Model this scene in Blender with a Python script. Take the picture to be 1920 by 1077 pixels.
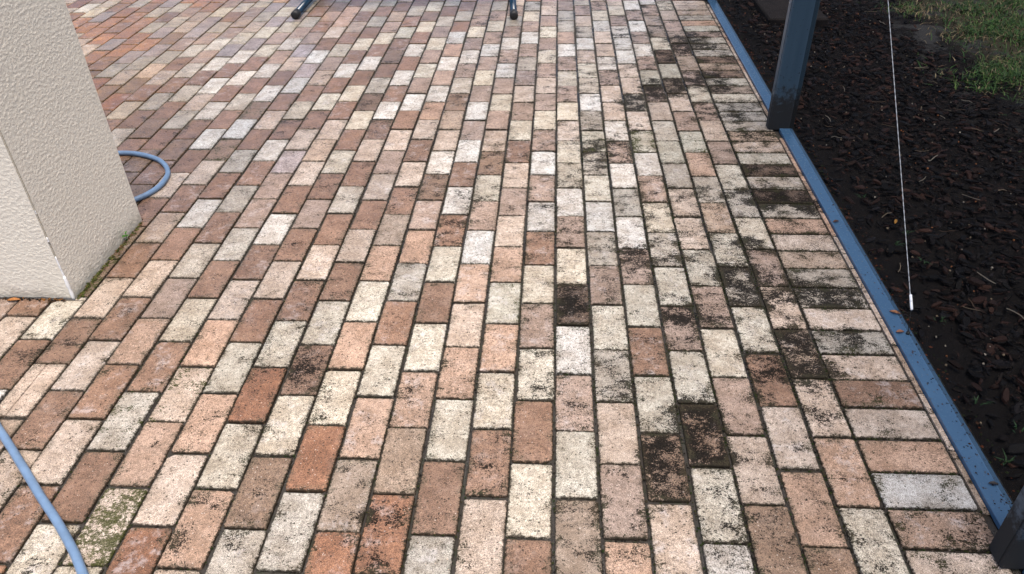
import bpy, math, random
import numpy as np
from mathutils import Vector, Matrix, noise as mnoise

for o in list(bpy.data.objects): bpy.data.objects.remove(o, do_unlink=True)
sc = bpy.context.scene
C = sc.collection
U = 0.103                    # one paver width plus joint, metres
rng = random.Random(7)
nr = np.random.default_rng(7)

# ------------------------------------------------------------------ camera
FPX, PITCH, ROLL, YAW = 1430.54, 0.6267768, -0.0225554, -0.0632096
CAM = Vector((-0.123247*U, -10.7178636*U, 13.4256848*U))
cy, sy, cp, sp, cr, sr = math.cos(YAW), math.sin(YAW), math.cos(PITCH), math.sin(PITCH), math.cos(ROLL), math.sin(ROLL)
fwd = Vector((sy*cp, cy*cp, -sp)); right0 = Vector((cy, -sy, 0)); up0 = Vector((sy*sp, cy*sp, cp))
right = cr*right0 + sr*up0*1.0; up = cr*up0 - sr*right0
cam = bpy.data.cameras.new('camera'); cam.sensor_width = 36; cam.lens = FPX/1920*36
cam.clip_start = 0.05; cam.clip_end = 500
co = bpy.data.objects.new('camera', cam); C.objects.link(co)
co.matrix_world = Matrix(((right.x, up.x, -fwd.x, CAM.x), (right.y, up.y, -fwd.y, CAM.y), (right.z, up.z, -fwd.z, CAM.z), (0, 0, 0, 1)))
sc.camera = co

def ray(x, y):
    return (fwd + right*((x-960)/FPX) - up*((y-538.5)/FPX))
def on_z(x, y, z=0.0):
    d = ray(x, y); return CAM + d*((z-CAM.z)/d.z)
def on_x(x, y, X):
    d = ray(x, y); return CAM + d*((X-CAM.x)/d.x)

# ------------------------------------------------------------------ light
to_sun = Vector((0.12, -0.20, 0.97)).normalized()
w = bpy.data.worlds.new('World'); sc.world = w; w.use_nodes = True
nt = w.node_tree; nt.nodes.clear()
sky = nt.nodes.new('ShaderNodeTexSky'); sky.sky_type = 'NISHITA'; sky.sun_disc = False
sky.sun_elevation = math.asin(to_sun.z); sky.sun_rotation = math.atan2(to_sun.x, to_sun.y)
sky.air_density = 0.7; sky.dust_density = 4.0; sky.ozone_density = 0.6
bg = nt.nodes.new('ShaderNodeBackground'); bg.inputs[1].default_value = 0.15
wo = nt.nodes.new('ShaderNodeOutputWorld')
nt.links.new(sky.outputs[0], bg.inputs[0]); nt.links.new(bg.outputs[0], wo.inputs[0])
sl = bpy.data.lights.new('sun', 'SUN'); sl.energy = 1.5; sl.angle = math.radians(30); sl.color = (1.0, 0.94, 0.85)
so = bpy.data.objects.new('sun', sl); C.objects.link(so)
so.rotation_euler = (-to_sun).to_track_quat('-Z', 'Y').to_euler(); so.location = to_sun*20

sc.render.engine = 'CYCLES'
vs = sc.view_settings; vs.view_transform = 'Standard'; vs.look = 'None'; vs.gamma = 1; vs.use_curve_mapping = False
vs.exposure = 1.10

# ------------------------------------------------------------------ helpers
def lin(r, g, b, k=1.0):
    f = lambda c: (c/255/12.92 if c/255 <= .04045 else ((c/255+.055)/1.055)**2.4)
    return (f(r)*k, f(g)*k, f(b)*k)

class N:
    """small node-tree writer"""
    def __init__(s, name):
        s.m = bpy.data.materials.new(name); s.m.use_nodes = True; s.t = s.m.node_tree; s.t.nodes.clear()
        s.out = s.t.nodes.new('ShaderNodeOutputMaterial')
        s.b = s.t.nodes.new('ShaderNodeBsdfPrincipled'); s.link(s.b.outputs[0], s.out.inputs[0])
    def link(s, a, b): s.t.links.new(a, b)
    def put(s, sock, v):
        if isinstance(v, bpy.types.NodeSocket): s.link(v, sock)
        elif v is not None:
            if sock.type == 'RGBA' and len(v) == 3: v = (*v, 1)
            sock.default_value = v
    def math(s, op, a, b=None, c=None, clamp=False):
        n = s.t.nodes.new('ShaderNodeMath'); n.operation = op; n.use_clamp = clamp
        for i, v in enumerate((a, b, c)): s.put(n.inputs[i], v)
        return n.outputs[0]
    def vmath(s, op, a, b=None):
        n = s.t.nodes.new('ShaderNodeVectorMath'); n.operation = op
        for i, v in enumerate((a, b)): s.put(n.inputs[i], v)
        return n.outputs[0]
    def mix(s, f, a, b, mode='MIX'):
        n = s.t.nodes.new('ShaderNodeMix'); n.data_type = 'RGBA'; n.blend_type = mode
        s.put(n.inputs[0], f); s.put(n.inputs[6], a); s.put(n.inputs[7], b); return n.outputs[2]
    def ramp(s, f, lo, hi, a=0.0, b=1.0, smooth=True):
        n = s.t.nodes.new('ShaderNodeMapRange'); n.interpolation_type = 'SMOOTHSTEP' if smooth else 'LINEAR'
        for i, v in enumerate((f, lo, hi, a, b)): s.put(n.inputs[i], v)
        return n.outputs[0]
    def noise(s, vec, scale, detail=2, rough=.5, col=False):
        n = s.t.nodes.new('ShaderNodeTexNoise'); s.put(n.inputs['Vector'], vec)
        n.inputs['Scale'].default_value = scale; n.inputs['Detail'].default_value = detail; n.inputs['Roughness'].default_value = rough
        return n.outputs[1 if col else 0]
    def voro(s, vec, scale, feat='F1', out='Distance'):
        n = s.t.nodes.new('ShaderNodeTexVoronoi'); n.feature = feat; s.put(n.inputs['Vector'], vec)
        n.inputs['Scale'].default_value = scale; return n.outputs[out]
    def pos(s): return s.t.nodes.new('ShaderNodeNewGeometry').outputs['Position']
    def attr(s, name):
        n = s.t.nodes.new('ShaderNodeAttribute'); n.attribute_name = name; return n
    def uv(s):
        n = s.t.nodes.new('ShaderNodeUVMap'); n.uv_map = 'UVMap'; return n.outputs[0]
    def sep(s, v):
        n = s.t.nodes.new('ShaderNodeSeparateXYZ'); s.put(n.inputs[0], v); return n.outputs
    def bump(s, h, strength, dist):
        n = s.t.nodes.new('ShaderNodeBump'); n.inputs['Strength'].default_value = strength; n.inputs['Distance'].default_value = dist
        s.put(n.inputs['Height'], h); s.link(n.outputs[0], s.b.inputs['Normal']); return n
    def set(s, **k):
        for a, v in k.items(): s.put(s.b.inputs[a.replace('_', ' ')], v)
        return s.m

def mesh_obj(name, verts, faces, mat, parent=None, smooth=False, kind=None):
    me = bpy.data.meshes.new(name); me.from_pydata([tuple(v) for v in verts], [], faces); me.validate(); me.update()
    if smooth:
        for p in me.polygons: p.use_smooth = True
    if mat: me.materials.append(mat)
    o = bpy.data.objects.new(name, me); C.objects.link(o)
    if parent: o.parent = parent
    if kind: o['kind'] = kind
    return o
def tag(o, label, cat, group=None):
    o['label'] = label; o['category'] = cat
    if group: o['group'] = group
    return o
def empty(name, loc=(0, 0, 0)):
    o = bpy.data.objects.new(name, None); o.location = loc; o.empty_display_size = .05; C.objects.link(o); return o
def box(x0, x1, y0, y1, z0, z1, bev=0.0):
    """box with chamfered vertical and top edges when bev > 0"""
    if bev <= 0:
        v = [(x, y, z) for z in (z0, z1) for x, y in ((x0, y0), (x1, y0), (x1, y1), (x0, y1))]
        return v, [(3, 2, 1, 0), (4, 5, 6, 7), (0, 1, 5, 4), (1, 2, 6, 5), (2, 3, 7, 6), (3, 0, 4, 7)]
    def oct_(e, c): 
        a, b, d, f = x0+e, x1-e, y0+e, y1-e
        return [(a+c, d), (b-c, d), (b, d+c), (b, f-c), (b-c, f), (a+c, f), (a, f-c), (a, d+c)]
    v = [(*p, z0) for p in oct_(0, bev)] + [(*p, z1-bev) for p in oct_(0, bev)] + [(*p, z1) for p in oct_(bev, bev)]
    f = [tuple(range(7, -1, -1)), tuple(range(16, 24))]
    for k in (0, 8):
        for i in range(8): j = (i+1) % 8; f.append((k+i, k+j, k+8+j, k+8+i))
    return v, f
def tube(pts, r, n=10, caps=True):
    pts = [Vector(p) for p in pts]; V = []; F = []
    rr = r if isinstance(r, (list, tuple)) else [r]*len(pts)
    prev = None
    for i, p in enumerate(pts):
        t = (pts[min(i+1, len(pts)-1)]-pts[max(i-1, 0)]).normalized()
        if prev is None: a = t.orthogonal().normalized()
        else: a = (prev - t*prev.dot(t)).normalized()
        prev = a; b = t.cross(a)
        for k in range(n):
            an = 2*math.pi*k/n; V.append(p + (a*math.cos(an)+b*math.sin(an))*rr[i])
    for i in range(len(pts)-1):
        for k in range(n):
            F.append((i*n+k, i*n+(k+1) % n, (i+1)*n+(k+1) % n, (i+1)*n+k))
    if caps: F.append(tuple(range(n-1, -1, -1))); F.append(tuple(range((len(pts)-1)*n, len(pts)*n)))
    return V, F
def spline(pts, sub=10):
    pts = [Vector(p) for p in pts]; P = [pts[0]*2-pts[1]]+pts+[pts[-1]*2-pts[-2]]; out = []
    for i in range(1, len(P)-2):
        a, b, c, d = P[i-1:i+3]
        for k in range(sub):
            t = k/sub
            out.append(.5*((2*b)+(c-a)*t+(2*a-5*b+4*c-d)*t*t+(3*b-3*c+d-a)*t**3))
    out.append(pts[-1]); return out

# ------------------------------------------------------------------ materials
# patches of black growth that cross several pavers: x, y, radius, strength
BLOTS = [(0.356, 0.249, 0.085, 1.0), (0.372, 0.146, 0.055, 0.8), (0.245, 0.125, 0.05, 0.7), (0.571, 0.872, 0.075, 0.9), (0.738, 0.792, 0.07, 1.0), (0.83, 0.781, 0.06, 0.9), (0.753, 1.382, 0.08, 1.0), (0.891, 1.326, 0.06, 0.9), (0.66, 0.564, 0.06, 0.8), (0.696, 0.455, 0.06, 0.7), (0.5, 2.443, 0.13, 1.0), (0.266, 0.985, 0.06, 0.7), (0.586, 0.431, 0.05, 0.6), (0.38, 0.678, 0.06, 0.7), (0.632, 1.057, 0.06, 0.7), (0.054, 0.708, 0.045, 0.9), (-0.329, 1.363, 0.08, 0.5), (0.147, 1.797, 0.09, 0.6), (0.738, 2.512, 0.12, 0.7), (0.716, 3.104, 0.16, 0.7), (0.789, 2.1, 0.07, 0.6), (0.336, 2.278, 0.1, 0.5), (0.824, 0.604, 0.05, 0.7), (-0.694, 0.414, 0.06, 0.5), (0.605, 0.761, 0.07, 0.8), (-0.409, -0.05, 0.05, 0.5), (-0.062, 1.29, 0.05, 0.5), (-1.463, 0.446, 0.05, 0.4), (0.348, 1.983, 0.06, 0.5)]

def mat_paver():
    s = N('weathered_paver'); p = s.pos()
    bc = s.attr('bc'); br = s.attr('br')
    base, stain = bc.outputs['Color'], bc.outputs['Alpha']
    px = s.sep(p)
    reg = s.math('MULTIPLY', s.ramp(px[0], -.35, .55), s.ramp(s.noise(p, 3.2, 3), .42, .62))
    wob = s.vmath('ADD', p, s.vmath('MULTIPLY', s.vmath('SUBTRACT', s.noise(p, 11, 4, .6, True), (.5, .5, .5)), (.16, .12, 0)))
    blot = None
    for bx, by, br_, bs in BLOTS:
        n = s.t.nodes.new('ShaderNodeVectorMath'); n.operation = 'DISTANCE'; s.put(n.inputs[0], wob); n.inputs[1].default_value = (bx, by, 0)
        f = s.ramp(n.outputs['Value'], br_*.2, br_*1.45, bs, 0)
        blot = f if blot is None else s.math('MAXIMUM', blot, f)
    stain0 = stain
    stain = s.math('MULTIPLY_ADD', reg, .17, s.math('MULTIPLY_ADD', blot, .95, s.math('MULTIPLY_ADD', stain, .62, .06)), clamp=True)
    rnd, moss = br.outputs['Color'], br.outputs['Alpha']
    po = s.vmath('ADD', p, s.vmath('MULTIPLY', rnd, (7., 7., 7.)))
    uvs = s.sep(s.uv())
    ex = s.math('SUBTRACT', .0490, s.math('ABSOLUTE', uvs[0])); ey = s.math('SUBTRACT', .1005, s.math('ABSOLUTE', uvs[1]))
    edge = s.math('MINIMUM', ex, ey)
    # mottling of each paver and fine grain
    mot = s.noise(po, 14, 5, .65); fine = s.noise(p, 520, 3, .7); mid = s.noise(po, 95, 5, .7)
    col = s.mix(s.ramp(mot, .35, .65), s.mix(1.0, base, (.80, .76, .72), 'MULTIPLY'), s.mix(1.0, base, (1.12, 1.13, 1.15), 'MULTIPLY'))
    col = s.mix(1.0, col, s.mix(s.ramp(mid, .30, .70), (.70, .68, .66), (1.22, 1.22, 1.22)), 'MULTIPLY')
    col = s.mix(1.0, col, s.mix(s.ramp(fine, .34, .66), (.36, .34, .32), (1.56, 1.56, 1.55)), 'MULTIPLY')
    # pale bloom on some pavers, broken up by the grain
    blm = s.math('MULTIPLY', s.ramp(s.noise(po, 23, 6, .7), .50, .66), s.ramp(mid, .36, .56))
    col = s.mix(s.math('MULTIPLY', blm, s.ramp(s.sep(rnd)[0], .35, .8, .05, .42)), col, (.50, .475, .47))
    # aggregate: pale grains and dark pits of mixed sizes
    v1 = s.voro(p, 210); vc = s.sep(s.voro(p, 210, 'F1', 'Color'))
    grain = s.math('MULTIPLY', s.ramp(v1, s.math('MULTIPLY', vc[1], .25), s.math('MULTIPLY_ADD', vc[1], .30, .12), 1, 0), s.ramp(vc[0], .76, .95))
    col = s.mix(s.math('MULTIPLY', grain, .60), col, s.mix(vc[2], (.70, .66, .60), (.52, .36, .24)))
    v2 = s.voro(p, 128); vc2 = s.sep(s.voro(p, 128, 'F1', 'Color'))
    pit = s.math('MULTIPLY', s.ramp(v2, s.math('MULTIPLY', vc2[0], .22), s.math('MULTIPLY_ADD', vc2[0], .34, .14), 1, 0), s.ramp(vc2[1], s.math('MULTIPLY_ADD', stain, -.40, .40), s.math('MULTIPLY_ADD', stain, -.40, .78)))
    col = s.mix(s.math('MULTIPLY', pit, .82), col, (.034, .028, .022))
    # black growth: broken clumps that eat in from the joints, more on pavers that hold more of it
    sv = s.vmath('MULTIPLY', s.vmath('ADD', p, s.vmath('MULTIPLY', rnd, (.004, .004, .0))), (.75, 1.0, 1.0))
    g1 = s.noise(sv, 19, 6, .62); g2 = s.noise(sv, 120, 5, .75); g3 = s.noise(p, 310, 3, .7)
    g = s.math('ADD', s.math('MULTIPLY', g1, .40), s.math('ADD', s.math('MULTIPLY', g2, .28), s.math('MULTIPLY', g3, .32)))
    near = s.ramp(edge, 0.0, .028, 1, 0)
    thr = s.math('SUBTRACT', s.math('MULTIPLY_ADD', s.math('POWER', stain, .8), -.128, .588), s.math('MULTIPLY', near, s.math('MULTIPLY_ADD', stain, .026, .006)))
    sm = s.ramp(g, s.math('SUBTRACT', thr, .012), s.math('ADD', thr, .022))
    dirt = s.mix(s.ramp(fine, .40, .66), (.0020, .0021, .0021), (.014, .0125, .0105))
    col = s.mix(s.math('MULTIPLY', s.math('MULTIPLY', stain, s.ramp(g, .42, .56)), .50), col, (.085, .076, .066))
    col = s.mix(s.math('MULTIPLY', sm, .94), col, dirt)
    col = s.mix(s.math('MULTIPLY', s.math('MULTIPLY', grain, sm), .55), col, s.mix(vc[2], (.34, .28, .20), (.26, .15, .08)))
    # brown-green film creeping in from the joints
    film = s.math('MULTIPLY', s.ramp(s.math('ADD', edge, s.math('MULTIPLY_ADD', g1, -.10, .05)), -.002, .016, 1, 0), s.ramp(g3, .38, .60))
    col = s.mix(s.math('MULTIPLY', film, .55), col, s.mix(s.ramp(mot, .4, .6), (.075, .060, .036), (.055, .056, .030)))
    # joint grime along the rim, thicker on the damp right side than on the swept left
    grim = s.ramp(s.math('MULTIPLY_ADD', px[0], 1.0, s.math('MULTIPLY', px[1], -.22)), -2.9, -.7, .25, 1.0)
    rim = s.ramp(s.math('ADD', edge, s.math('MULTIPLY_ADD', g2, -.026, .0125)), .0003, s.math('MULTIPLY_ADD', grim, .0028, .0012), 1, 0)
    col = s.mix(s.math('MULTIPLY', rim, s.math('MULTIPLY', grim, .88)), col, (.020, .017, .012))
    # green moss
    mm = s.ramp(s.math('ADD', s.math('MULTIPLY_ADD', g2, .5, s.math('MULTIPLY', g1, .5)), s.math('MULTIPLY_ADD', moss, .13, s.math('MULTIPLY_ADD', g3, .3, -.15))), .59, .63)
    mm = s.math('MULTIPLY', mm, s.ramp(moss, .05, .2))
    col = s.mix(s.math('MULTIPLY', mm, .85), col, s.mix(s.ramp(fine, .35, .65), (.010, .013, .003), (.075, .080, .022)))
    # wet film: damp at the far left, drier near the lens
    wet = s.math('ADD', s.math('MULTIPLY', px[0], -.34), s.math('MULTIPLY', px[1], .20))
    wet = s.ramp(s.math('ADD', wet, s.math('MULTIPLY_ADD', s.noise(p, 2.6, 4), 1.0, -.5)), .15, .95)
    wet = s.math('MULTIPLY', wet, s.ramp(s.noise(po, 9, 4, .6), .25, .55, .45, 1.0))
    col = s.mix(s.math('MULTIPLY', wet, .22), col, s.mix(1.0, col, col, 'MULTIPLY'))
    s.put(s.b.inputs['Coat Weight'], s.math('MULTIPLY', wet, .30)); s.b.inputs['Coat Roughness'].default_value = .16; s.b.inputs['Coat IOR'].default_value = 1.38
    ro = s.math('MULTIPLY_ADD', wet, -.30, .74); ro = s.math('ADD', ro, s.math('MULTIPLY_ADD', mid, .3, -.15))
    h = s.math('ADD', s.math('MULTIPLY', fine, .6), s.math('ADD', s.math('MULTIPLY', mid, .7), s.math('MULTIPLY', grain, .5)))
    s.bump(h, .65, .0017)
    dk = s.math('MAXIMUM', s.math('MAXIMUM', sm, pit), s.math('MAXIMUM', rim, mm))
    return s.set(Base_Color=col, Roughness=ro, Specular_IOR_Level=s.math('MULTIPLY_ADD', dk, -.42, .46))

def mat_joint():
    s = N('joint_soil'); p = s.pos(); a = s.noise(p, 300, 4, .7); b = s.noise(p, 30, 4, .6)
    col = s.mix(a, (.006, .005, .004), (.045, .036, .026)); col = s.mix(s.ramp(b, .5, .7), col, (.018, .022, .008))
    px = s.sep(p); sandy = s.ramp(s.math('ADD', s.math('MULTIPLY_ADD', px[0], -1.0, s.math('MULTIPLY', px[1], .22)), s.math('MULTIPLY_ADD', b, .8, -.4)), 1.7, 2.9)
    col = s.mix(sandy, col, s.mix(a, (.11, .085, .06), (.30, .23, .16)))
    s.bump(a, .8, .003)
    return s.set(Base_Color=col, Roughness=s.ramp(s.noise(p, 3.5, 3), .45, .6, .85, .16))

def mat_stucco():
    s = N('painted_stucco'); p = s.pos()
    a = s.noise(p, 95, 5, .58); b = s.noise(p, 26, 4, .55); c = s.voro(p, 70)
    dab = s.ramp(s.math('ADD', s.math('MULTIPLY', a, .7), s.math('MULTIPLY', b, .35)), .43, .60)
    col = s.mix(s.noise(p, 4, 4), lin(214, 207, 190, .98), lin(220, 213, 197, 1.0))
    col = s.mix(s.ramp(a, .25, .42, .22, 0), col, (.22, .20, .16))
    z = s.sep(p)[2]
    spl = s.ramp(s.math('ADD', z, s.math('MULTIPLY_ADD', b, .12, -.06)), -.01, .06, 1, 0)
    col = s.mix(s.math('MULTIPLY', spl, .45), col, (.16, .14, .09))
    s.bump(s.math('ADD', s.noise(p, 330, 4, .6), s.math('MULTIPLY', dab, .5)), .45, .002)
    return s.set(Base_Color=col, Roughness=.82)

def mat_metal():
    s = N('bronze_aluminium'); p = s.pos(); z = s.sep(p)[2]
    a = s.noise(p, 40, 6, .7); st = s.noise(s.vmath('MULTIPLY', p, (1, 1, .05)), 60, 3)
    col = s.mix(st, (.032, .060, .090), (.046, .082, .118))  # blue-grey sheen put into the bronze base colour
    spk = s.ramp(s.noise(p, 90, 3, .6), .66, .72)
    grime = s.ramp(s.math('ADD', z, s.math('MULTIPLY_ADD', a, -.34, .17)), .10, .20, 1, 0)
    col = s.mix(s.math('MAXIMUM', s.math('MULTIPLY', spk, .8), s.math('MULTIPLY', grime, .95)), col, (.006, .006, .006))
    ro = s.math('ADD', .30, s.math('MULTIPLY', s.math('MAXIMUM', spk, grime), .5))
    s.bump(s.noise(p, 150, 3), .08, .001)
    return s.set(Base_Color=col, Roughness=ro)

def mat_rail():
    s = N('sky_tinted_rail_aluminium'); p = s.pos()
    spk = s.ramp(s.noise(p, 85, 5, .7), .60, .68); blot = s.noise(p, 9, 4)
    col = s.mix(blot, (.032, .078, .145), (.048, .108, .190)); col = s.mix(spk, col, (.012, .012, .014))  # blue of the reflected sky put into the aluminium's base colour; dark specks over it
    s.bump(s.noise(p, 200, 2), .08, .001)
    return s.set(Base_Color=col, Roughness=s.math('MULTIPLY_ADD', spk, .4, .26))

def plain(name, col, rough=.6, var=.25, scale=40, metallic=0.0, bump=0.0, spec=None):
    s = N(name); p = s.pos(); a = s.noise(p, scale, 4, .6)
    c0 = tuple(c*(1-var) for c in col); c1 = tuple(min(1, c*(1+var)) for c in col)
    if bump: s.bump(s.noise(p, scale*4, 3), bump, .002)
    if spec is not None: s.b.inputs['Specular IOR Level'].default_value = spec
    return s.set(Base_Color=s.mix(s.ramp(a, .3, .7), c0, c1), Roughness=rough, Metallic=metallic)

def mat_vcol(name, rough=.7, bump=.3, scale=160, spec=.3):
    s = N(name); s.b.inputs['Specular IOR Level'].default_value = spec; a = s.attr('col'); n = s.noise(s.pos(), scale, 4, .65)
    if bump: s.bump(n, bump, .003)
    return s.set(Base_Color=s.mix(1.0, a.outputs['Color'], s.mix(n, (.55, .55, .55), (1.45, 1.45, 1.45)), 'MULTIPLY'), Roughness=rough)

def mat_ground():
    s = N('garden_soil'); s.b.inputs['Specular IOR Level'].default_value = .1; p = s.pos(); X = s.sep(p)[0]
    a = s.noise(p, 260, 5, .7); b = s.noise(p, 5, 5, .6)
    soil = s.mix(a, (.0025, .0025, .003), (.014, .012, .011)); sand = s.mix(a, (.020, .021, .022), (.060, .060, .060))
    f = s.math('MULTIPLY', s.ramp(X, 1.75, 2.1), s.ramp(b, .50, .60))
    soil = s.mix(s.ramp(X, 2.1, 2.5), soil, (.05, .045, .028))
    s.bump(a, .8, .006)
    return s.set(Base_Color=s.mix(f, soil, sand), Roughness=.9)

def mat_screen():
    s = N('insect_mesh'); p = s.pos()
    tr = s.t.nodes.new('ShaderNodeBsdfTransparent'); mx = s.t.nodes.new('ShaderNodeMixShader')
    mx.inputs[0].default_value = .60
    s.link(tr.outputs[0], mx.inputs[1]); s.link(s.b.outputs[0], mx.inputs[2]); s.link(mx.outputs[0], s.out.inputs[0])
    drop_glint = s.ramp(s.noise(p, 230, 2, .5), .70, .76)  # glints of water drops, painted as paler specks in the mesh colour
    return s.set(Base_Color=s.mix(drop_glint, (.002, .002, .0025), (.03, .03, .03)), Roughness=.8, Specular_IOR_Level=.05)

M = dict(paver=mat_paver(), joint=mat_joint(), stucco=mat_stucco(), metal=mat_metal(), rail=mat_rail(), ground=mat_ground(), screen=mat_screen(),
         hose=plain('blue_vinyl', (.115, .185, .285), .40, .12, 25, spec=.6), tube=plain('blue_steel_tube', (.008, .028, .055), .2, .2, 12),
         rubber=plain('black_rubber', (.004, .004, .004), .6), bead=plain('white_corner_bead', (.74, .74, .72), .45, .08, 60),
         cable=plain('white_cord', (.36, .38, .40), .5, .25, 300), sleeve=plain('white_sleeve', (.80, .82, .84), .4, .1, 90),
         concrete=plain('footing_concrete', (.018, .019, .019), .9, .7, 60, bump=.6, spec=.15), slab=plain('brown_concrete', (.016, .013, .012), .85, .35, 14, bump=.4, spec=.15),
         mulch=mat_vcol('bark', .6, .5, spec=.10), grass=mat_vcol('grass_blades', .6, 0, 30), leaf=mat_vcol('dry_leaf', .6, .2),
         moss=mat_vcol('joint_moss', .95, .4, 400, .05), screw=plain('steel_screw', (.45, .46, .48), .3, .1, 60, .9))

# ------------------------------------------------------------------ ground and patio
EDGE = 9.16*U
gx0, gx1, gy0, gy1 = -60, 60, -60, 60
def grid_sheet(name, x0, x1, y0, y1, nx, ny, zf, mat):
    xs = np.linspace(x0, x1, nx+1); ys = np.linspace(y0, y1, ny+1)
    V = [(x, y, zf(x, y)) for y in ys for x in xs]
    F = [(j*(nx+1)+i, j*(nx+1)+i+1, (j+1)*(nx+1)+i+1, (j+1)*(nx+1)+i) for j in range(ny) for i in range(nx)]
    return mesh_obj(name, V, F, mat, smooth=True)
def gz(x, y):
    return -.060 + .018*mnoise.noise((x*2.2, y*2.2, .3)) + .008*mnoise.noise((x*9, y*9, 2)) + .02*max(0, min(1, (x-1.6)/1.2))
def near_ground(x, y):
    if 0.5 < x < 9 and -3 < y < 9: return gz(x, y)
    return -.06
ground = mesh_obj('ground', [(gx0, gy0, -.12), (gx1, gy0, -.12), (gx1, gy1, -.12), (gx0, gy1, -.12)], [(0, 1, 2, 3)], M['ground']); ground['kind'] = 'structure'
bed = grid_sheet('garden_bed', 1.0, 9.0, -3, 9.5, 120, 160, gz, M['ground']); bed['kind'] = 'structure'

patio = empty('patio', (-1.5, 2.0, 0)); patio['kind'] = 'structure'
patio.location = (0, 0, 0)
V, F = box(-5.2, EDGE, -1.0, 5.0, -.14, -.0075)
mesh_obj('joint_sand', V, F, M['joint'], patio)

PAL = {k: lin(*v, .60) for k, v in dict(W=(226, 222, 214), C=(216, 208, 190), K=(196, 188, 174), B=(190, 170, 150), P=(213, 196, 179), S=(200, 170, 147),
       M=(184, 162, 146), R=(160, 127, 104), O=(158, 114, 86), T=(152, 126, 104), L=(184, 172, 170), D=(120, 98, 80), G=(202, 198, 182), A=(182, 138, 104)).items()}
# colour and grime of each paver, read off the photograph column by column, near to far (first row, then every second one)
COLS = {6: (-2, 'C3S1P3B7P3M6C3K5C1M2P0M6C1M6B1M8B1M3P0C5'), 5: (-1, 'S0P1R4C2K7C4B2K4S1G2M3P2B8G0D9C1B6B3M5W0'),
 4: (-2, 'T2P1M3C1M4C3P2P3K2G1K1P0M8G1M4W3M4W0M3W0'), 3: (-1, 'C3T9C2M6C1K4C4M4W0G5P0K6P0P3W0W2W5M3C0P1'),
 2: (-2, 'P0T8C1R3C0M5W1K3W0M6W1P1P0M4W4P1P0W2C0M5'), 1: (-1, 'M2P0K5C2M3K3W2C1K7G3K4W1K2C3P2W1K5P0M2K1'),
 0: (-2, 'B3C1M3W1D9C2M4W1C5C1P3C0M2C1M4W0M1K1K2M2'), -1: (-1, 'C1R1C4M2C1R3W0M2W0M4C0M1P1M3C2M1C1M1P0M1'),
 -2: (-2, 'P0R3C1S0G1S2P1M1P0R4C1M1P0M3K1M2W0M2C0K3'), -3: (-1, 'R2C1S2P0S0W0M3C2T4B2M0C1M0W0M4W1M3K1M3P0'),
 -4: (-2, 'O4B1S3C0R0C0R5W0R1W0M1W0M0C0M2W2M3C1M4K0'), -5: (-3, 'O2B2S1C0R0K1S0M0T4W1P0B1T3K0M3W2M2C1M4B1M0'),
 -6: (-2, 'K1O0C1S0C0S0B1R2P1R2P1S0W1M0W0S0W1R0K0R0'), -7: (-3, 'K2T1C2R4C1R2P1R0P0M0P0R0W0M0C0M1C0M0K0R0K0'),
 -8: (-2, 'S3C1O3C2R2P0R0K1R1P0R3W1R0W0R0W0R0C0T0C0'), -9: (-3, 'O1P0S1C2R0P0R1M0R2C1R1C0T2K1R0T2R1G0R0K0R0'),
 -10: (-2, 'P2S0P2S0P0R1W0R1P0B1P0R1C0R0W1R0C0M0B0R0'), -11: (-3, 'C2R1K3R1C0R1K0M0M1L0P0R1C0R1W0R0C0R0K0R0K0'),
 -12: (-2, 'R1P0R0S0M0K0R0K0R2W0R3C0R1B2M0C0R0B0R0K0'), -13: (1, 'R1P1R2P0R0W0R1K1R0P0R1W0L0W0R1P0S0S0R0'),
 -14: (2, 'P0R2P1R0B0R0P0T3W0T2W0R0P0L0M0R0S0T0'), -15: (3, 'R1C1T1T1R1P0R0W0R0K0R0W0S0W0M0K0R0T0'),
 -16: (4, 'P1R1T1T1T1R1T1R2W0R0W0R0C0M0C0L0K0'), -17: (13, 'T1T1R2K0P0W0R0W0L0C0L0C0L0'), -18: (14, 'T1R1T0R1K0R0W0L0C0P0K0L0'),
 -19: (17, 'K0R1K0R0W0M0W0M0B0M0C0'), -20: (18, 'R1K0R0P0R0W0M0K0R0K0'), -21: (19, 'R1O1T0P0K0M0L0L0C0M0'), -22: (22, 'T1P0K0L0T0P0B0R0'),
 -23: (23, 'O1K1L0A0L0K0M0A0'), -24: (24, 'T1R0A0A0C0R1K0'), -25: (25, 'O0A0L0A0A0K2L0'), -26: (28, 'P0A0R0A0R1'), -27: (29, 'P0A0A0A0K0'),
 -28: (30, 'K0A0L0R1'), -29: (31, 'O0A0C0K0'), -30: (34, 'R1W0'), -31: (35, 'K0O1'), -32: (36, 'A0'), -33: (37, 'A0')}
BORDER = (-2, 'P1S3W1S1P1R1P2K4P0K8K5B4P3S6K5D8K2D9C1P4B6K2K1K5C2B5C2T6B4T7K3K5C1M6G2S1K3B2P1P0')
TAB = {}
for c, (v, s_) in COLS.items():
    for i in range(0, len(s_), 2): TAB[(c, v+i)] = (s_[i], int(s_[i+1]))
for i in range(0, len(BORDER[1]), 2): TAB[('b', BORDER[0]+i//2)] = (BORDER[1][i], int(BORDER[1][i+1]))
MOSSY = {(-10, -2): 1.0, (-11, 1): .35, (-10, 2): .35, (3, 17): .55, (-14, 16): .45, (-14, 20): .3, (-15, 7): .5, (-15, 9): .5, (1, 17): .25, (5, 17): .25, (-2, 6): .2}

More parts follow.
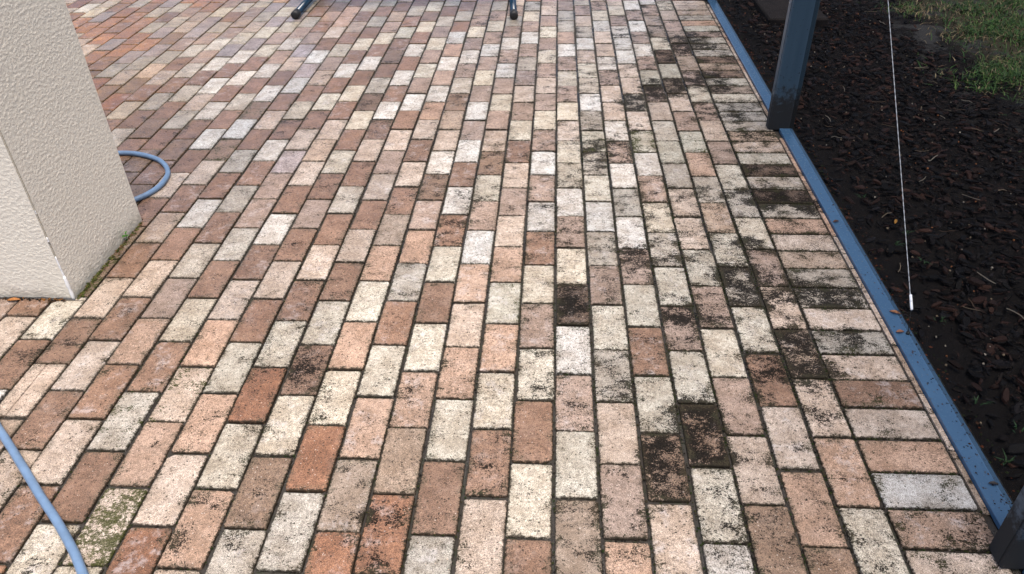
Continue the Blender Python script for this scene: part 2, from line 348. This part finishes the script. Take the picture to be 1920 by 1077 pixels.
HX, HY = .0490, .1005
def paver_geo(rn, x0=-HX, x1=HX, y0=-HY, y1=HY, depth=.055):
    """tumbled paver: uneven outline with cut corners, rounded arris, three rings"""
    j = lambda s: rn.uniform(-s, s)
    c = lambda: rn.uniform(.0028, .0065) if rn.random() > .09 else rn.uniform(.008, .015)
    w_, h_ = x1-x0, y1-y0; k = min(1, min(w_, h_)/.06)
    a = [c()*k for _ in range(8)]; e = .0011*k
    out = [(x0+a[0], y0), (0.5*(x0+x1), y0+j(e)), (x1-a[1], y0), (x1, y0+a[2]), (x1+j(e), .5*(y0+y1)), (x1, y1-a[3]), (x1-a[4], y1), (.5*(x0+x1), y1+j(e)), (x0+a[5], y1), (x0, y1-a[6]), (x0+j(e), .5*(y0+y1)), (x0, y0+a[7])]
    out = [(x+j(e*.5), y+j(e*.5)) for x, y in out]
    mx, my = .5*(x0+x1), .5*(y0+y1)
    def ins(d): return [(mx+(x-mx)*max(.1, 1-2*d/w_), my+(y-my)*max(.1, 1-2*d/h_)) for x, y in out]
    b = rn.uniform(.0022, .0034)*k; n = len(out); Vv = []
    for d, z in ((b*1.25, 0.0), (b*.35, -b*.45), (0, -b*1.3), (0, -depth)): Vv += [(x, y, z) for x, y in ins(d)]
    Ff = [tuple(range(n))]
    for r in range(3):
        for i in range(n): q = (i+1) % n; Ff.append(((r+1)*n+i, (r+1)*n+q, r*n+q, r*n+i))
    return Vv, Ff

class Batch:
    """one or many pavers in a mesh, with colour, grime and local coordinates stored on it"""
    def __init__(s): s.v = []; s.f = []; s.uv = []; s.bc = []; s.br = []
    def add(s, geo, mtx, col, stain, rnd, moss, uvrot=False):
        k = len(s.v); Vv, Ff = geo
        s.v += [tuple(mtx @ Vector(p)) for p in Vv]; s.f += [tuple(i+k for i in f) for f in Ff]
        s.uv += [(p[0], p[1]) for p in Vv]; s.bc += [(*col, stain)]*len(Vv); s.br += [(*rnd, moss)]*len(Vv)
    def build(s, name, parent, mat=None):
        o = mesh_obj(name, s.v, s.f, mat or M['paver'], parent); me = o.data
        for an, dat in (('bc', s.bc), ('br', s.br)):
            at = me.attributes.new(an, 'FLOAT_COLOR', 'POINT'); at.data.foreach_set('color', np.array(dat, dtype=np.float32).ravel())
        uvl = me.uv_layers.new(name='UVMap'); li = np.zeros(len(me.loops), dtype=np.int32); me.loops.foreach_get('vertex_index', li)
        uvl.data.foreach_set('uv', np.array(s.uv, dtype=np.float32)[li].ravel())
        for p in me.polygons: p.use_smooth = False
        return o

PX0, PX1, PY0, PY1 = -19.1*U, -14.36*U, 6.86*U, 11.45*U         # pillar footprint
def shade(code, stain, rn, wet=0):
    c = PAL[code]; c = (c[0]*(1+.04*wet), c[1]*(1-.10*wet), c[2]*(1-.44*wet)) if code in 'RTOAS' else (c[0]*(1-.06*wet), c[1]*(1-.15*wet), c[2]*(1-.30*wet)); f = rn.uniform(.84, 1.14); t = rn.uniform(-.025, .03)
    return (c[0]*f*(1+t), c[1]*f, c[2]*f*(1-t))
def pick(rn, u, v):
    k = rn.choices('WCKPSMRTBA', (3, 6, 4, 5, 4, 5, 7, 2, 2, 1 if u > -15 else 5))[0]
    return k, (rn.randint(0, 5) if u > 0 else rn.randint(0, 2))
def screen_area(u0, u1, v0, v1):
    P = []
    for a, b in ((u0, v0), (u1, v0), (u1, v1), (u0, v1)):
        d = Vector((a*U, b*U, 0))-CAM; z = d.dot(fwd)
        if z < .2: return 0
        P.append((960+FPX*d.dot(right)/z, 538.5-FPX*d.dot(up)/z))
    mx = sum(p[0] for p in P)/4; my = sum(p[1] for p in P)/4
    if not (-40 < mx < 1960 and -20 < my < 1110): return 0
    return abs(sum(P[i][0]*P[(i+1) % 4][1]-P[(i+1) % 4][0]*P[i][1] for i in range(4)))/2
items = []
for c in range(-48, 7):
    for v in range(-8, 48):
        if (v - c) % 2: continue
        x0, x1, y0, y1 = c*U, (c+1)*U, v*U, (v+2)*U
        ar = screen_area(c, c+1, v, v+2)
        if x1 > PX0 and x0 < PX1 and y1 > PY0 and y0 < PY1:
            if y0 < PY0-.02: items.append((ar*.7, c, v, (x0, x1, y0, PY0-.004)))
            if y1 > PY1+.02: items.append((ar*.5, c, v, (x0, x1, PY1+.006, y1)))
            if x1 > PX1+.012 and x0 < PX1: items.append((ar*.3, c, v, (PX1+.003, x1, max(y0, PY0-.002), min(y1, PY1+.004))))
            continue
        items.append((ar, c, v, None))
items.sort(key=lambda t: -t[0])
far = Batch()
for idx, (ar, c, v, cut) in enumerate(items):
    rn = random.Random(hash((c*1000+v)) & 0xffff)
    key = (c, v)
    code, st = TAB.get(key) or pick(rn, c, v)
    lx0, lx1, ly0, ly1 = -HX, HX, -HY, HY
    cxm, cym = (c+.5)*U, (v+1)*U
    if cut:
        lx0, lx1, ly0, ly1 = max(lx0, cut[0]-cxm), min(lx1, cut[1]-cxm), max(ly0, cut[2]-cym), min(ly1, cut[3]-cym)
    if c >= 0: lx0 += .0012; lx1 -= .0012       # wider joints on the mossy side
    geo = paver_geo(rn, lx0, lx1, ly0, ly1)
    tilt = Matrix.Rotation(rn.gauss(0, .004), 4, 'X') @ Matrix.Rotation(rn.gauss(0, .006), 4, 'Y') @ Matrix.Rotation(0 if cut else rn.gauss(0, .0055), 4, 'Z')
    loc = Vector((cxm+rn.gauss(0, .0009), cym+rn.gauss(0, .0013), rn.gauss(0, .0011)))
    col = shade(code, st, rn, max(0, min(1, (-c-14)/7))*max(0, min(1, (v-12)/8))); rnd = (rn.random(), rn.random(), rn.random()); stain = min(1, st/9+rn.uniform(0, .05)); ms = MOSSY.get(key, 0)
    if idx < 300:
        b = Batch()
        if key == (-14, 2):                      # the one split lengthwise
            b.add(paver_geo(rn, lx0, -.0102, ly0, ly1), tilt, col, stain, rnd, ms)
            b.add(paver_geo(rn, -.0094, lx1, ly0, ly1), tilt @ Matrix.Rotation(.004, 4, 'Z'), col, stain, rnd, ms)
        else: b.add(geo, tilt, col, stain, rnd, ms)
        o = b.build('paver', patio); o.location = loc
        if key == (-14, 2): o['label'] = 'peach paver cracked lengthwise'
        if key == (0, 6): o['label'] = 'paver blackened by growth' 
    else:
        far.add(geo, Matrix.Translation(loc) @ tilt, col, stain, rnd, ms)
o = far.build('far_pavers', patio); o['kind'] = 'stuff'
R90 = Matrix.Rotation(math.pi/2, 4, 'Z')
for v in range(-8, 48):
    rn = random.Random(5000+v); code, st = TAB.get(('b', v)) or pick(rn, 8, v)
    b = Batch(); geo = paver_geo(rn, -HX+.001, HX-.001, -HY+.0015, HY)
    b.add(geo, R90 @ Matrix.Rotation(rn.gauss(0, .004), 4, 'X') @ Matrix.Rotation(rn.gauss(0, .004), 4, 'Z'), shade(code, st, rn), min(1, st/9+rn.uniform(0, .05)), (rn.random(), rn.random(), rn.random()), .12)
    o = b.build('border_paver', patio); o.location = (8*U+.001+rn.gauss(0, .0006), (v+.5)*U+rn.gauss(0, .0006), rn.gauss(0, .0008))
v = -7.6
while v < 36:
    rn = random.Random(int(9000+v*10)); ln = rn.uniform(1.75, 2.05)
    if not (-1.5 < v+ln and v < -.8) and not (19 < v+ln and v < 19.7):
        b = Batch(); hw = .0066
        geo = paver_geo(rn, -hw, hw, -ln*U/2+.002, ln*U/2-.002)
        b.add(geo, Matrix.Identity(4), shade(rn.choice('SPBBP'), 1, rn), .34, (rn.random(),)*3, .1)
        b.uv = [(.02, p[1]) for p in b.uv]
        o = b.build('edge_strip', patio); o.location = (9.0*U+.0085, (v+ln/2)*U, -.001)
    v += ln

# ------------------------------------------------------------------ screen enclosure (one bolted frame)
RX0, RX1 = 9.165*U, 9.68*U
SX = 9.56*U
enc = empty('screen_enclosure', (9.4*U, 19.3*U, 0)); loc0 = Vector(enc.location)
tag(enc, 'dark blue aluminium screen enclosure with posts, bottom rail and black insect mesh beside the patio', 'screen enclosure')
def part(name, vf, mat, parent=enc, smooth=False):
    return mesh_obj(name, [Vector(v)-loc0 for v in vf[0]], vf[1], mat, parent, smooth)
POSTS = [(-1.40, -.88), (19.06, 19.58), (38.0, 38.52)]
for a, b in POSTS:
    z0 = .0035
    po = part('post', box(8.74*U, 9.74*U, a*U, b*U, z0, 2.45, .0025), M['metal'])
    # spline groove and the corner return the photograph shows along the left face
    part('post_channel', box(8.74*U-.0022, 8.74*U+.004, (a+.10)*U, (b-.10)*U, .004, 2.44), M['metal'])
for (a, b) in ((-12, -1.41), (-.87, 19.05), (19.59, 37.99)):
    part('bottom_rail', box(RX0, RX1, a*U, b*U, -.004, .0095, .0015), M['rail'])
    part('screen_mesh', ([(SX, a*U, .0098), (SX, b*U, .0098), (SX, b*U, 2.44), (SX, a*U, 2.44)], [(0, 1, 2, 3)]), M['screen'])
    part('top_beam', box(8.8*U, 9.7*U, a*U, b*U, 2.36, 2.449, .0025), M['metal'])
for i, (a, b) in enumerate(POSTS):
    for z in (.52, 1.3):
        p0 = Vector((8.74*U-.0022, (a+b)/2*U, z)); part('screw', tube([p0, p0-Vector((.003, 0, 0))], .004, 8), M['screw'])
ft = mesh_obj('footing', *box(EDGE+.0006, 9.86*U, -1.0, 5.0, -.2, -.0085, .004), M['concrete']); ft['kind'] = 'structure'

# diagonal brace cord with its white sleeves
cx_ = 9.52*U
cb = on_x(1709, 583, cx_); ct = on_x(1665, 0, cx_); ctop = cb + (ct-cb)*((2.34-cb.z)/(ct.z-cb.z))
e = empty('brace_cord', cb); tag(e, 'thin white twisted brace cord hanging in front of the black mesh', 'cord')
foot = Vector((9.53*U, cb.y-.02, .0105))
n_ = 260; pts = [cb+(ctop-cb)*(i/n_) for i in range(n_+1)]
Vs, Fs = [], []
d = (ctop-cb).normalized(); a_ = d.orthogonal().normalized(); b_ = d.cross(a_)
for ph in (0, math.pi):                       # two strands twisted together
    L = (ctop-cb).length; m = 420
    P = [cb+d*(L*i/m)+(a_*math.cos(ph+i*1.15)+b_*math.sin(ph+i*1.15))*.0006 for i in range(m+1)]
    v_, f_ = tube(P, .0007, 5); k = len(Vs); Vs += v_; Fs += [tuple(i+k for i in q) for q in f_]
mesh_obj('cord', [p-cb for p in Vs], Fs, M['cable'], e, True)
for q in ((1708, 560), (1709, 574)):
    p = on_x(*q, cx_); mesh_obj('sleeve', *(lambda t: ([x-cb for x in t[0]], t[1]))(tube([p-d*.011, p-d*.010, p+d*.010, p+d*.011], [.003, .0036, .0036, .003], 10)), M['sleeve'], e, True)
v_, f_ = tube([cb+d*.004, (cb+foot)*.5+Vector((0, .003, 0)), foot], .0011, 6); mesh_obj('tail', [p-cb for p in v_], f_, M['concrete'], e, True)
v_, f_ = tube([foot+Vector((0, 0, .006)), foot-Vector((0, 0, .002))], .005, 10); mesh_obj('anchor', [p-cb for p in v_], f_, M['rubber'], e, True)

# ------------------------------------------------------------------ pillar
pil = empty('stucco_pillar', ((PX0+PX1)/2, (PY0+PY1)/2, 0)); tag(pil, 'cream stucco pillar with rough texture standing on the brick patio', 'pillar')
pl = Vector(pil.location)
def stucco_face(nu, nv, f):   # a face with real relief
    V = [f(i/nu, j/nv) for j in range(nv+1) for i in range(nu+1)]
    F = [(j*(nu+1)+i, j*(nu+1)+i+1, (j+1)*(nu+1)+i+1, (j+1)*(nu+1)+i) for j in range(nv) for i in range(nu)]
    return V, F
def rel(a, b, c):
    wv = .012*mnoise.noise((a*18, b*18, c+3))
    h = .6*mnoise.noise(((a+wv)*85, (b+wv)*130, c))+.4*mnoise.noise(((a-wv)*170, b*240, c+5))
    t = max(0, min(1, (h+.02)/.20)); return .00055*t*t*(3-2*t)+.0003*h
H = 2.6; HD = 1.5
body = box(PX0, PX1-.0035, PY0+.0035, PY1, -.05, H, .001)
mesh_obj('core', [Vector(p)-pl for p in body[0]], body[1], M['stucco'], pil)
def side(s, t):
    y = PY0+.0035+(PY1-PY0-.004)*s; z = -.006+HD*t; ed = min(1, s*30, (1-s)*40)
    return Vector((PX1+rel(y, z, 1)*ed, y, z))-pl
def front(s, t):
    x = PX0+(PX1-.0035-PX0)*s; z = .004+HD*t+.004*mnoise.noise((x*25, 0, 3))*(t == 0); ed = min(1, (1-s)*40, s*40)
    return Vector((x, PY0-rel(x, z, 9)*ed, z))-pl
mesh_obj('stucco_face', *stucco_face(260, 800, side), M['stucco'], pil, True)
mesh_obj('stucco_face', *stucco_face(220, 800, front), M['stucco'], pil, True)
# chipped corner bead: bare at the foot, flakes higher up
def bead(z0, z1, wd, nm='corner_bead'):
    cxb, cyb = PX1-.0012, PY0+.0012
    n = 9; P = [Vector((cxb+.0006*mnoise.noise((0, 0, z0*50+i)), cyb, z0+(z1-z0)*i/n)) for i in range(n+1)]
    R = [wd*(.35+.65*math.sin(math.pi*min(1, (i+.7)/(n*.5+1.4)) if i < n/2 else math.pi*(1-(i-.4)/(n+.6))*.9+.1)) for i in range(n+1)]
    R = [max(.0006, abs(r)) for r in R]
    v_, f_ = tube(P, R, 8); mesh_obj(nm, [p-pl for p in v_], f_, M['bead'], pil, True)
bead(-.004, .085, .0055); bead(.075, .155, .0028); bead(.205, .222, .0026); bead(.30, .312, .0016)

# ------------------------------------------------------------------ garden hose, one run
hr = .0098
def hp(x, y): p = on_z(x, y, hr); p.z = hr; return p
hpts = [hp(300, 1390), hp(238, 1250), hp(192, 1155), hp(156, 1077), hp(139, 1036), hp(107, 978), hp(76, 931), hp(43, 876), hp(0, 808), hp(-60, 725), Vector((-1.95, .50, hr)), Vector((-2.3, .80, hr)), Vector((-2.42, 1.2, hr)), Vector((-2.25, 1.6, hr)),
        hp(150, 296), hp(218, 288), hp(262, 290), hp(300, 302), hp(315, 323), hp(303, 346), hp(278, 364), hp(250, 377), hp(222, 392), Vector((-1.85, 1.24, hr)), Vector((-2.05, 1.35, hr))]
P = spline(hpts, 12)
for p in P: p.z = hr+.001
v_, f_ = tube(P, hr, 14); loc = P[0].copy(); loc.z = 0
ho = mesh_obj('garden_hose', [p-loc for p in v_], f_, M['hose'], None, True); ho.location = loc
tag(ho, 'blue garden hose lying on the brick patio, looping behind the stucco pillar', 'hose')

# ------------------------------------------------------------------ table whose two front feet reach into the picture
t0 = on_z(554, 37); t1 = on_z(964, 38)
tb = empty('patio_table', ((t0+t1)/2).to_tuple()); tl = Vector(tb.location)
tag(tb, 'patio table whose dark blue tubular foot bars end in black rubber caps', 'table')
mid = (t0+t1)/2
def foot_bar(f, dirv, L):
    f = Vector((f.x, f.y, .025)); dd = Vector(dirv).normalized()
    def cap(a, d, par):
        v_, f_ = tube([a-d*.004, a, a+d*.052, a+d*.055], [.017, .0245, .0245, .0215], 14); mesh_obj('end_cap', [p-tl for p in v_], f_, M['rubber'], par, True)
    v_, f_ = tube([f+dd*.02, f+dd*(L-.02)], .0205, 14); br_ = mesh_obj('foot_bar', [p-tl for p in v_], f_, M['tube'], tb, True)
    cap(f, dd, br_); cap(f+dd*L, -dd, br_)
    m_ = f+dd*L*.55; v_, f_ = tube([m_, m_+Vector((0, 0, .68))], .020, 14); mesh_obj('leg', [p-tl for p in v_], f_, M['tube'], tb, True)
foot_bar(t0, (.02, 1, .03), 1.0); foot_bar(t1, (-.075, 1, .03), 1.0)
bx_ = box(t0.x-.02, t1.x+.02, t0.y+.22, t0.y+.95, .70, .73, .006); mesh_obj('table_top', [Vector(p)-tl for p in bx_[0]], bx_[1], M['tube'], tb)

# ------------------------------------------------------------------ mulch bed, lawn, litter
def col_mesh(name, Vv, Ff, cols, mat, kind=None, smooth=False):
    me = bpy.data.meshes.new(name); me.from_pydata(Vv, [], Ff); me.update()
    at = me.attributes.new('col', 'FLOAT_COLOR', 'POINT'); at.data.foreach_set('color', np.array([(*c, 1) for c in cols], dtype=np.float32).ravel())
    me.materials.append(mat); o = bpy.data.objects.new(name, me); C.objects.link(o)
    if kind: o['kind'] = kind
    return o
BARK = [(.004, .0035, .0035), (.006, .005, .005), (.010, .007, .0065), (.007, .007, .008), (.026, .014, .011), (.016, .014, .016), (.060, .030, .022), (.004, .004, .0045), (.040, .020, .016)]
Vv, Ff, Cc = [], [], []
def chip(x, y, z, L, W, T, yaw, col, rn):
    k = len(Vv); m = Matrix.Rotation(yaw, 3, 'Z') @ Matrix.Rotation(rn.gauss(0, .28), 3, 'X') @ Matrix.Rotation(rn.gauss(0, .22), 3, 'Y')
    ring = [(-.5, -.18), (-.28, -.5), (.2, -.46), (.5, -.12), (.42, .3), (.05, .5), (-.36, .38)]
    ring = [(a*L*rn.uniform(.8, 1.15), b*W*rn.uniform(.75, 1.2)) for a, b in ring]; n = len(ring)
    for s, zz in ((1, -T/2), (.82, T/2)):
        for a, b in ring:
            q = m @ Vector((a*s, b*s, zz+rn.uniform(-.2, .2)*T)); Vv.append((x+q.x, y+q.y, z+q.z)); Cc.append(col)
    Ff.append(tuple(k+n+i for i in range(n)))
    for i in range(n): j = (i+1) % n; Ff.append((k+i, k+j, k+n+j, k+n+i))
rn = random.Random(11)
cnt = 0
while cnt < 24000:
    x = rn.uniform(1.05, 2.4); y = rn.uniform(-1.2, 5.0)
    lim = 1.98+.22*mnoise.noise((y*1.3, 3, 1))+.12*mnoise.noise((x*4, y*4, 7))
    if x > lim and rn.random() > math.exp(-(x-lim)*14): continue
    if x < 1.16 and rn.random() > .35: continue
    L = rn.choice((.006, .009, .013, .018, .026, .038, .055))*rn.uniform(.8, 1.25)
    f = rn.uniform(.6, 1.4); f *= .56; L *= .86; c = rn.choice(BARK); chip(x, y, gz(x, y)+rn.uniform(.002, .020), L, L*rn.uniform(.16, .6), L*rn.uniform(.05, .14), rn.uniform(0, 6.3), (c[0]*f, c[1]*f, c[2]*f), rn); cnt += 1
for _ in range(420):          # grit, and pale bits standing in for glints of drops on the mesh
    x = rn.uniform(1.06, 1.9); y = rn.uniform(-1, 4.6); L = rn.uniform(.003, .008); chip(x, y, gz(x, y)+.018, L, L*.8, L*.6, rn.uniform(0, 6), rn.choice(((.4, .36, .3), (.25, .2, .14), (.3, .12, .05))), rn)
col_mesh('bark_mulch', Vv, Ff, Cc, M['mulch'], 'stuff')

Vv, Ff, Cc = [], [], []
def blade(x, y, z, h, wd, lean, yaw, col, rn):
    k = len(Vv); dx, dy = math.cos(yaw), math.sin(yaw); px, py = -dy*wd, dx*wd
    for t, ws in ((0, 1), (.5, .85), (1, .1)):
        o_ = lean*h*t*t; zz = h*t*(1-.35*lean*t)
        for s in (-1, 1): Vv.append((x+dx*o_+px*ws*s, y+dy*o_+py*ws*s, z+zz)); Cc.append(col)
    Ff.append((k, k+1, k+3, k+2)); Ff.append((k+2, k+3, k+5, k+4))
GR = [(.030, .090, .014), (.045, .115, .018), (.026, .075, .018), (.075, .135, .028), (.018, .055, .014)]; DEAD = [(.24, .19, .105), (.30, .25, .15), (.18, .13, .07), (.14, .09, .05)]
rn = random.Random(23); cnt = 0; tries = 0
while cnt < 85000 and tries < 500000:
    tries += 1
    x = rn.uniform(1.7, 4.4); y = rn.uniform(1.4, 6.2)
    lim = 2.20+.20*mnoise.noise((y*1.7, 8, 1))+.10*mnoise.noise((x*5, y*5, 4))+(.12 if y > 3.4 else 0)
    den = 1/(1+math.exp(-(x-lim)*16)); den *= .12+.88*min(1, max(0, .55+1.9*mnoise.noise((x*3.1, y*3.1, 11))))
    if rn.random() > den: continue
    dead = rn.random() < .26+.45*mnoise.noise((x*2.5, y*2.5, 31))
    c = rn.choice(DEAD if dead else GR); f = rn.uniform(.7, 1.3)
    blade(x, y, gz(x, y)-.003, rn.uniform(.025, .065)*(.75 if dead else 1), rn.uniform(.0016, .0032), rn.uniform(.4, 2.0 if dead else 1.5), rn.uniform(0, 6.3), (c[0]*f, c[1]*f, c[2]*f), rn); cnt += 1
for _ in range(30):          # sprouts in the mulch by the footing
    x0_ = rn.uniform(1.05, 1.35); y0_ = rn.uniform(-.6, 2.4)
    if mnoise.noise((x0_*4, y0_*3, 2)) < .12: continue
    for q in range(6): blade(x0_+rn.gauss(0, .006), y0_+rn.gauss(0, .006), gz(x0_, y0_)+.012, rn.uniform(.012, .026), .0022, rn.uniform(.5, 1.4), rn.uniform(0, 6.3), (.018, .055, .016), rn)
col_mesh('lawn_grass', Vv, Ff, Cc, M['grass'], 'stuff')

Vv, Ff, Cc = [], [], []
rn = random.Random(31)
for _ in range(110):          # pine straw on the mulch
    x = rn.uniform(1.1, 2.0); y = rn.uniform(-.8, 4.4); z = gz(x, y)+.024; L = rn.uniform(.03, .09); a = rn.uniform(0, 6.3); cv = rn.uniform(-.5, .5)
    L *= .8; P = [Vector((x+L*t*math.cos(a+cv*t), y+L*t*math.sin(a+cv*t), z+rn.uniform(-.002, .004))) for t in (0, .33, .66, 1)]
    v_, f_ = tube(P, rn.uniform(.0008, .0015), 4); k = len(Vv); Vv += [tuple(p) for p in v_]; Ff += [tuple(i+k for i in q) for q in f_]
    Cc += [rn.choice(((.20, .16, .11), (.12, .08, .05), (.30, .27, .22), (.08, .05, .03)))]*len(v_)
col_mesh('pine_straw', Vv, Ff, Cc, M['leaf'], 'stuff')

# grit, leaf crumbs and moss along joints, rail and pillar foot
Vv, Ff, Cc = [], [], []
def lump(x, y, z, r, col, rn, flat=.6):
    k = len(Vv); q = [(1, 0, 0), (0, 1, 0), (-1, 0, 0), (0, -1, 0), (.1, .1, 1), (0, 0, -1)]; a = rn.uniform(0, 6.3); ca, sa = math.cos(a), math.sin(a)
    for i, (X, Y, Z) in enumerate(q):
        s = r*rn.uniform(.6, 1.3); Vv.append((x+(ca*X-sa*Y)*s, y+(sa*X+ca*Y)*s, z+Z*s*flat)); Cc.append(col)
    for i in range(4): j = (i+1) % 4; Ff.append((k+i, k+j, k+4)); Ff.append((k+j, k+i, k+5))
rn = random.Random(41)
MC = [(.020, .018, .013), (.012, .011, .009), (.028, .030, .012), (.04, .034, .022), (.020, .030, .010)]
for _ in range(26000):
    u = rn.uniform(-16, 9); vv = rn.uniform(-3, 22 if u > -4 else 14)
    dens = .18+.82*max(0, min(1, (u+2)/7)) if vv < 22 else .2
    dens *= .25+1.2*max(0, .35+mnoise.noise((u*.5, vv*.4, 1)))
    if rn.random() > dens: continue
    if u < 7:
        cidx = round(u) if rn.random() < .66 else None
        if cidx is not None: x = cidx*U; y = vv*U
        else:
            c = math.floor(u); v0 = round((vv-c)/2)*2+c; y = v0*U; x = u*U
    else: x = u*U; y = round(vv)*U
    if PX0-.02 < x < PX1+.01 and PY0-.01 < y < PY1+.02: continue
    lump(x+rn.gauss(0, .0013), y+rn.gauss(0, .0013), -.0048+rn.uniform(0, .0030), rn.uniform(.0015, .0040), rn.choice(MC), rn, .55)
for _ in range(620):         # pillar foot: moss on the right side, black crumbs in front
    if rn.random() < .6: x = PX1+.006+abs(rn.gauss(0, .007)); y = rn.uniform(PY0, PY1-.02); c = rn.choice(((.05, .06, .014), (.03, .035, .01), (.10, .06, .03), (.09, .09, .03)))
    else: x = rn.uniform(PX1-.42, PX1-.02); y = PY0-.004-abs(rn.gauss(0, .006)); c = rn.choice(((.02, .016, .012), (.16, .07, .02), (.05, .03, .018), (.01, .01, .01)))
    lump(x, y, rn.uniform(-.004, .004), rn.uniform(.002, .006), c, rn, .5)
for _ in range(230):          # crumbs on the rail, thicker towards the lens
    y = rn.uniform(-.1, 2.0)**1.0; y = rn.uniform(-.1, y+.01); x = RX1-abs(rn.gauss(0, .017)) if rn.random() < .75 else rn.uniform(RX0, RX1)
    if x < RX0+.003: continue
    lump(x, y, .0102, rn.uniform(.0010, .0030), rn.choice(((.012, .010, .009), (.05, .025, .015), (.02, .014, .01))), rn, .5)
for _ in range(700):          # outer side of the rail
    y = rn.uniform(-.3, 4); x = rn.uniform(RX1+.002, 10.15*U); lump(x, y, -.008, rn.uniform(.0015, .005), rn.choice(((.05, .025, .015), (.02, .016, .012), (.02, .03, .012), (.12, .04, .02))), rn, .5)
col_mesh('joint_moss', Vv, Ff, Cc, M['moss'], 'stuff')

def leaf(name, p, L, W, yaw, col, label, grp, lift=.004):
    V, Cc = [], []; n = 7
    for i in range(n):
        t = i/(n-1); wd = W*.5*math.sin(math.pi*min(.97, t+.03))**.8; zc = lift*(.25+.75*math.sin(math.pi*t)) 
        for s in (-1, 0, 1): V.append((L*(t-.5), wd*s, zc+abs(s)*W*.18+.0008))
    V2 = [(x, y, z-.0007) for x, y, z in V]; k = len(V); F = []
    for i in range(n-1):
        for s in (0, 1):
            a = i*3+s; F.append((a, a+3, a+4, a+1)); F.append((k+a, k+a+1, k+a+4, k+a+3))
    m = Matrix.Rotation(yaw, 3, 'Z'); o = col_mesh(name, [tuple(m @ Vector(q)) for q in V+V2], F, [col]*(2*k), M['leaf'])
    o.location = p; tag(o, label, 'leaf', grp); return o
G = 'dry leaves on the rail and patio'
leaf('dry_leaf', on_z(1567, 417, .0095), .022, .011, .3, (.05, .020, .012), 'small dark leaf lying farthest up the near stretch of blue rail', G)
leaf('dry_leaf', on_z(1678, 588, .0095), .030, .013, -.5, (.20, .085, .035), 'tan dry leaf on the blue rail beside the sleeved cord end', G)
leaf('dry_leaf', on_z(1687, 624, .0095), .022, .012, .1, (.16, .07, .04), 'brown leaf on the blue rail just nearer than the tan one', G)
leaf('dry_leaf', on_z(1862, 909, .0095), .020, .009, -.2, (.02, .018, .018), 'blackish leaf on the blue rail close to the black post', G)
leaf('dry_leaf', Vector((-1.66, PY0-.017, .001)), .040, .016, .1, (.30, .12, .03), 'orange brown dry leaf at the foot of the stucco pillar', G)
leaf('dry_leaf', on_z(1679, 417, -.035), .035, .010, 1.1, (.34, .17, .03), 'yellow orange leaf lying on the dark mulch', G)

# weed at the pillar foot
wb = on_z(237, 452, 0); wb.x = PX1+.012
we = empty('weed', (wb.x, wb.y, 0)); tag(we, 'tiny green weed sprouting at the foot of the stucco pillar', 'weed')
rn = random.Random(3)
for i in range(9):
    a = rn.uniform(0, 6.3); L = rn.uniform(.008, .014); h = rn.uniform(.010, .030); m = Matrix.Translation((math.cos(a)*.006+.002, math.sin(a)*.007, h)) @ Matrix.Rotation(a, 4, 'Z') @ Matrix.Rotation(rn.uniform(-.7, .1), 4, 'Y')
    V = [m @ Vector(q) for q in ((-L*.5, 0, 0), (-L*.15, L*.38, .001), (L*.3, L*.34, .001), (L*.6, 0, -.001), (L*.3, -L*.34, .001), (-L*.15, -L*.38, .001), (0, 0, -.0012))]
    o = col_mesh('leaflet', [tuple(q) for q in V], [(0, 5, 4, 3, 2, 1), (0, 1, 6), (1, 2, 6), (2, 3, 6), (3, 4, 6), (4, 5, 6), (5, 0, 6)], [(.055, .15, .022)]*7, M['leaf']); o.parent = we
v_, f_ = tube([Vector((0, 0, -.004)), Vector((.002, .001, .012)), Vector((.001, .003, .026))], .0013, 5); mesh_obj('stem', v_, f_, plain('weed_stem', (.06, .13, .03)), we)

# low concrete slab beyond the screen, at the far end of the bed
s0 = (12.2*U, 15.6*U, 34.6*U, 44*U)
sb = mesh_obj('concrete_slab', *box(*s0, -.10, -.012, .008), M['slab']); tag(sb, 'dark brown concrete slab lying in the mulch behind the screen mesh', 'slab')
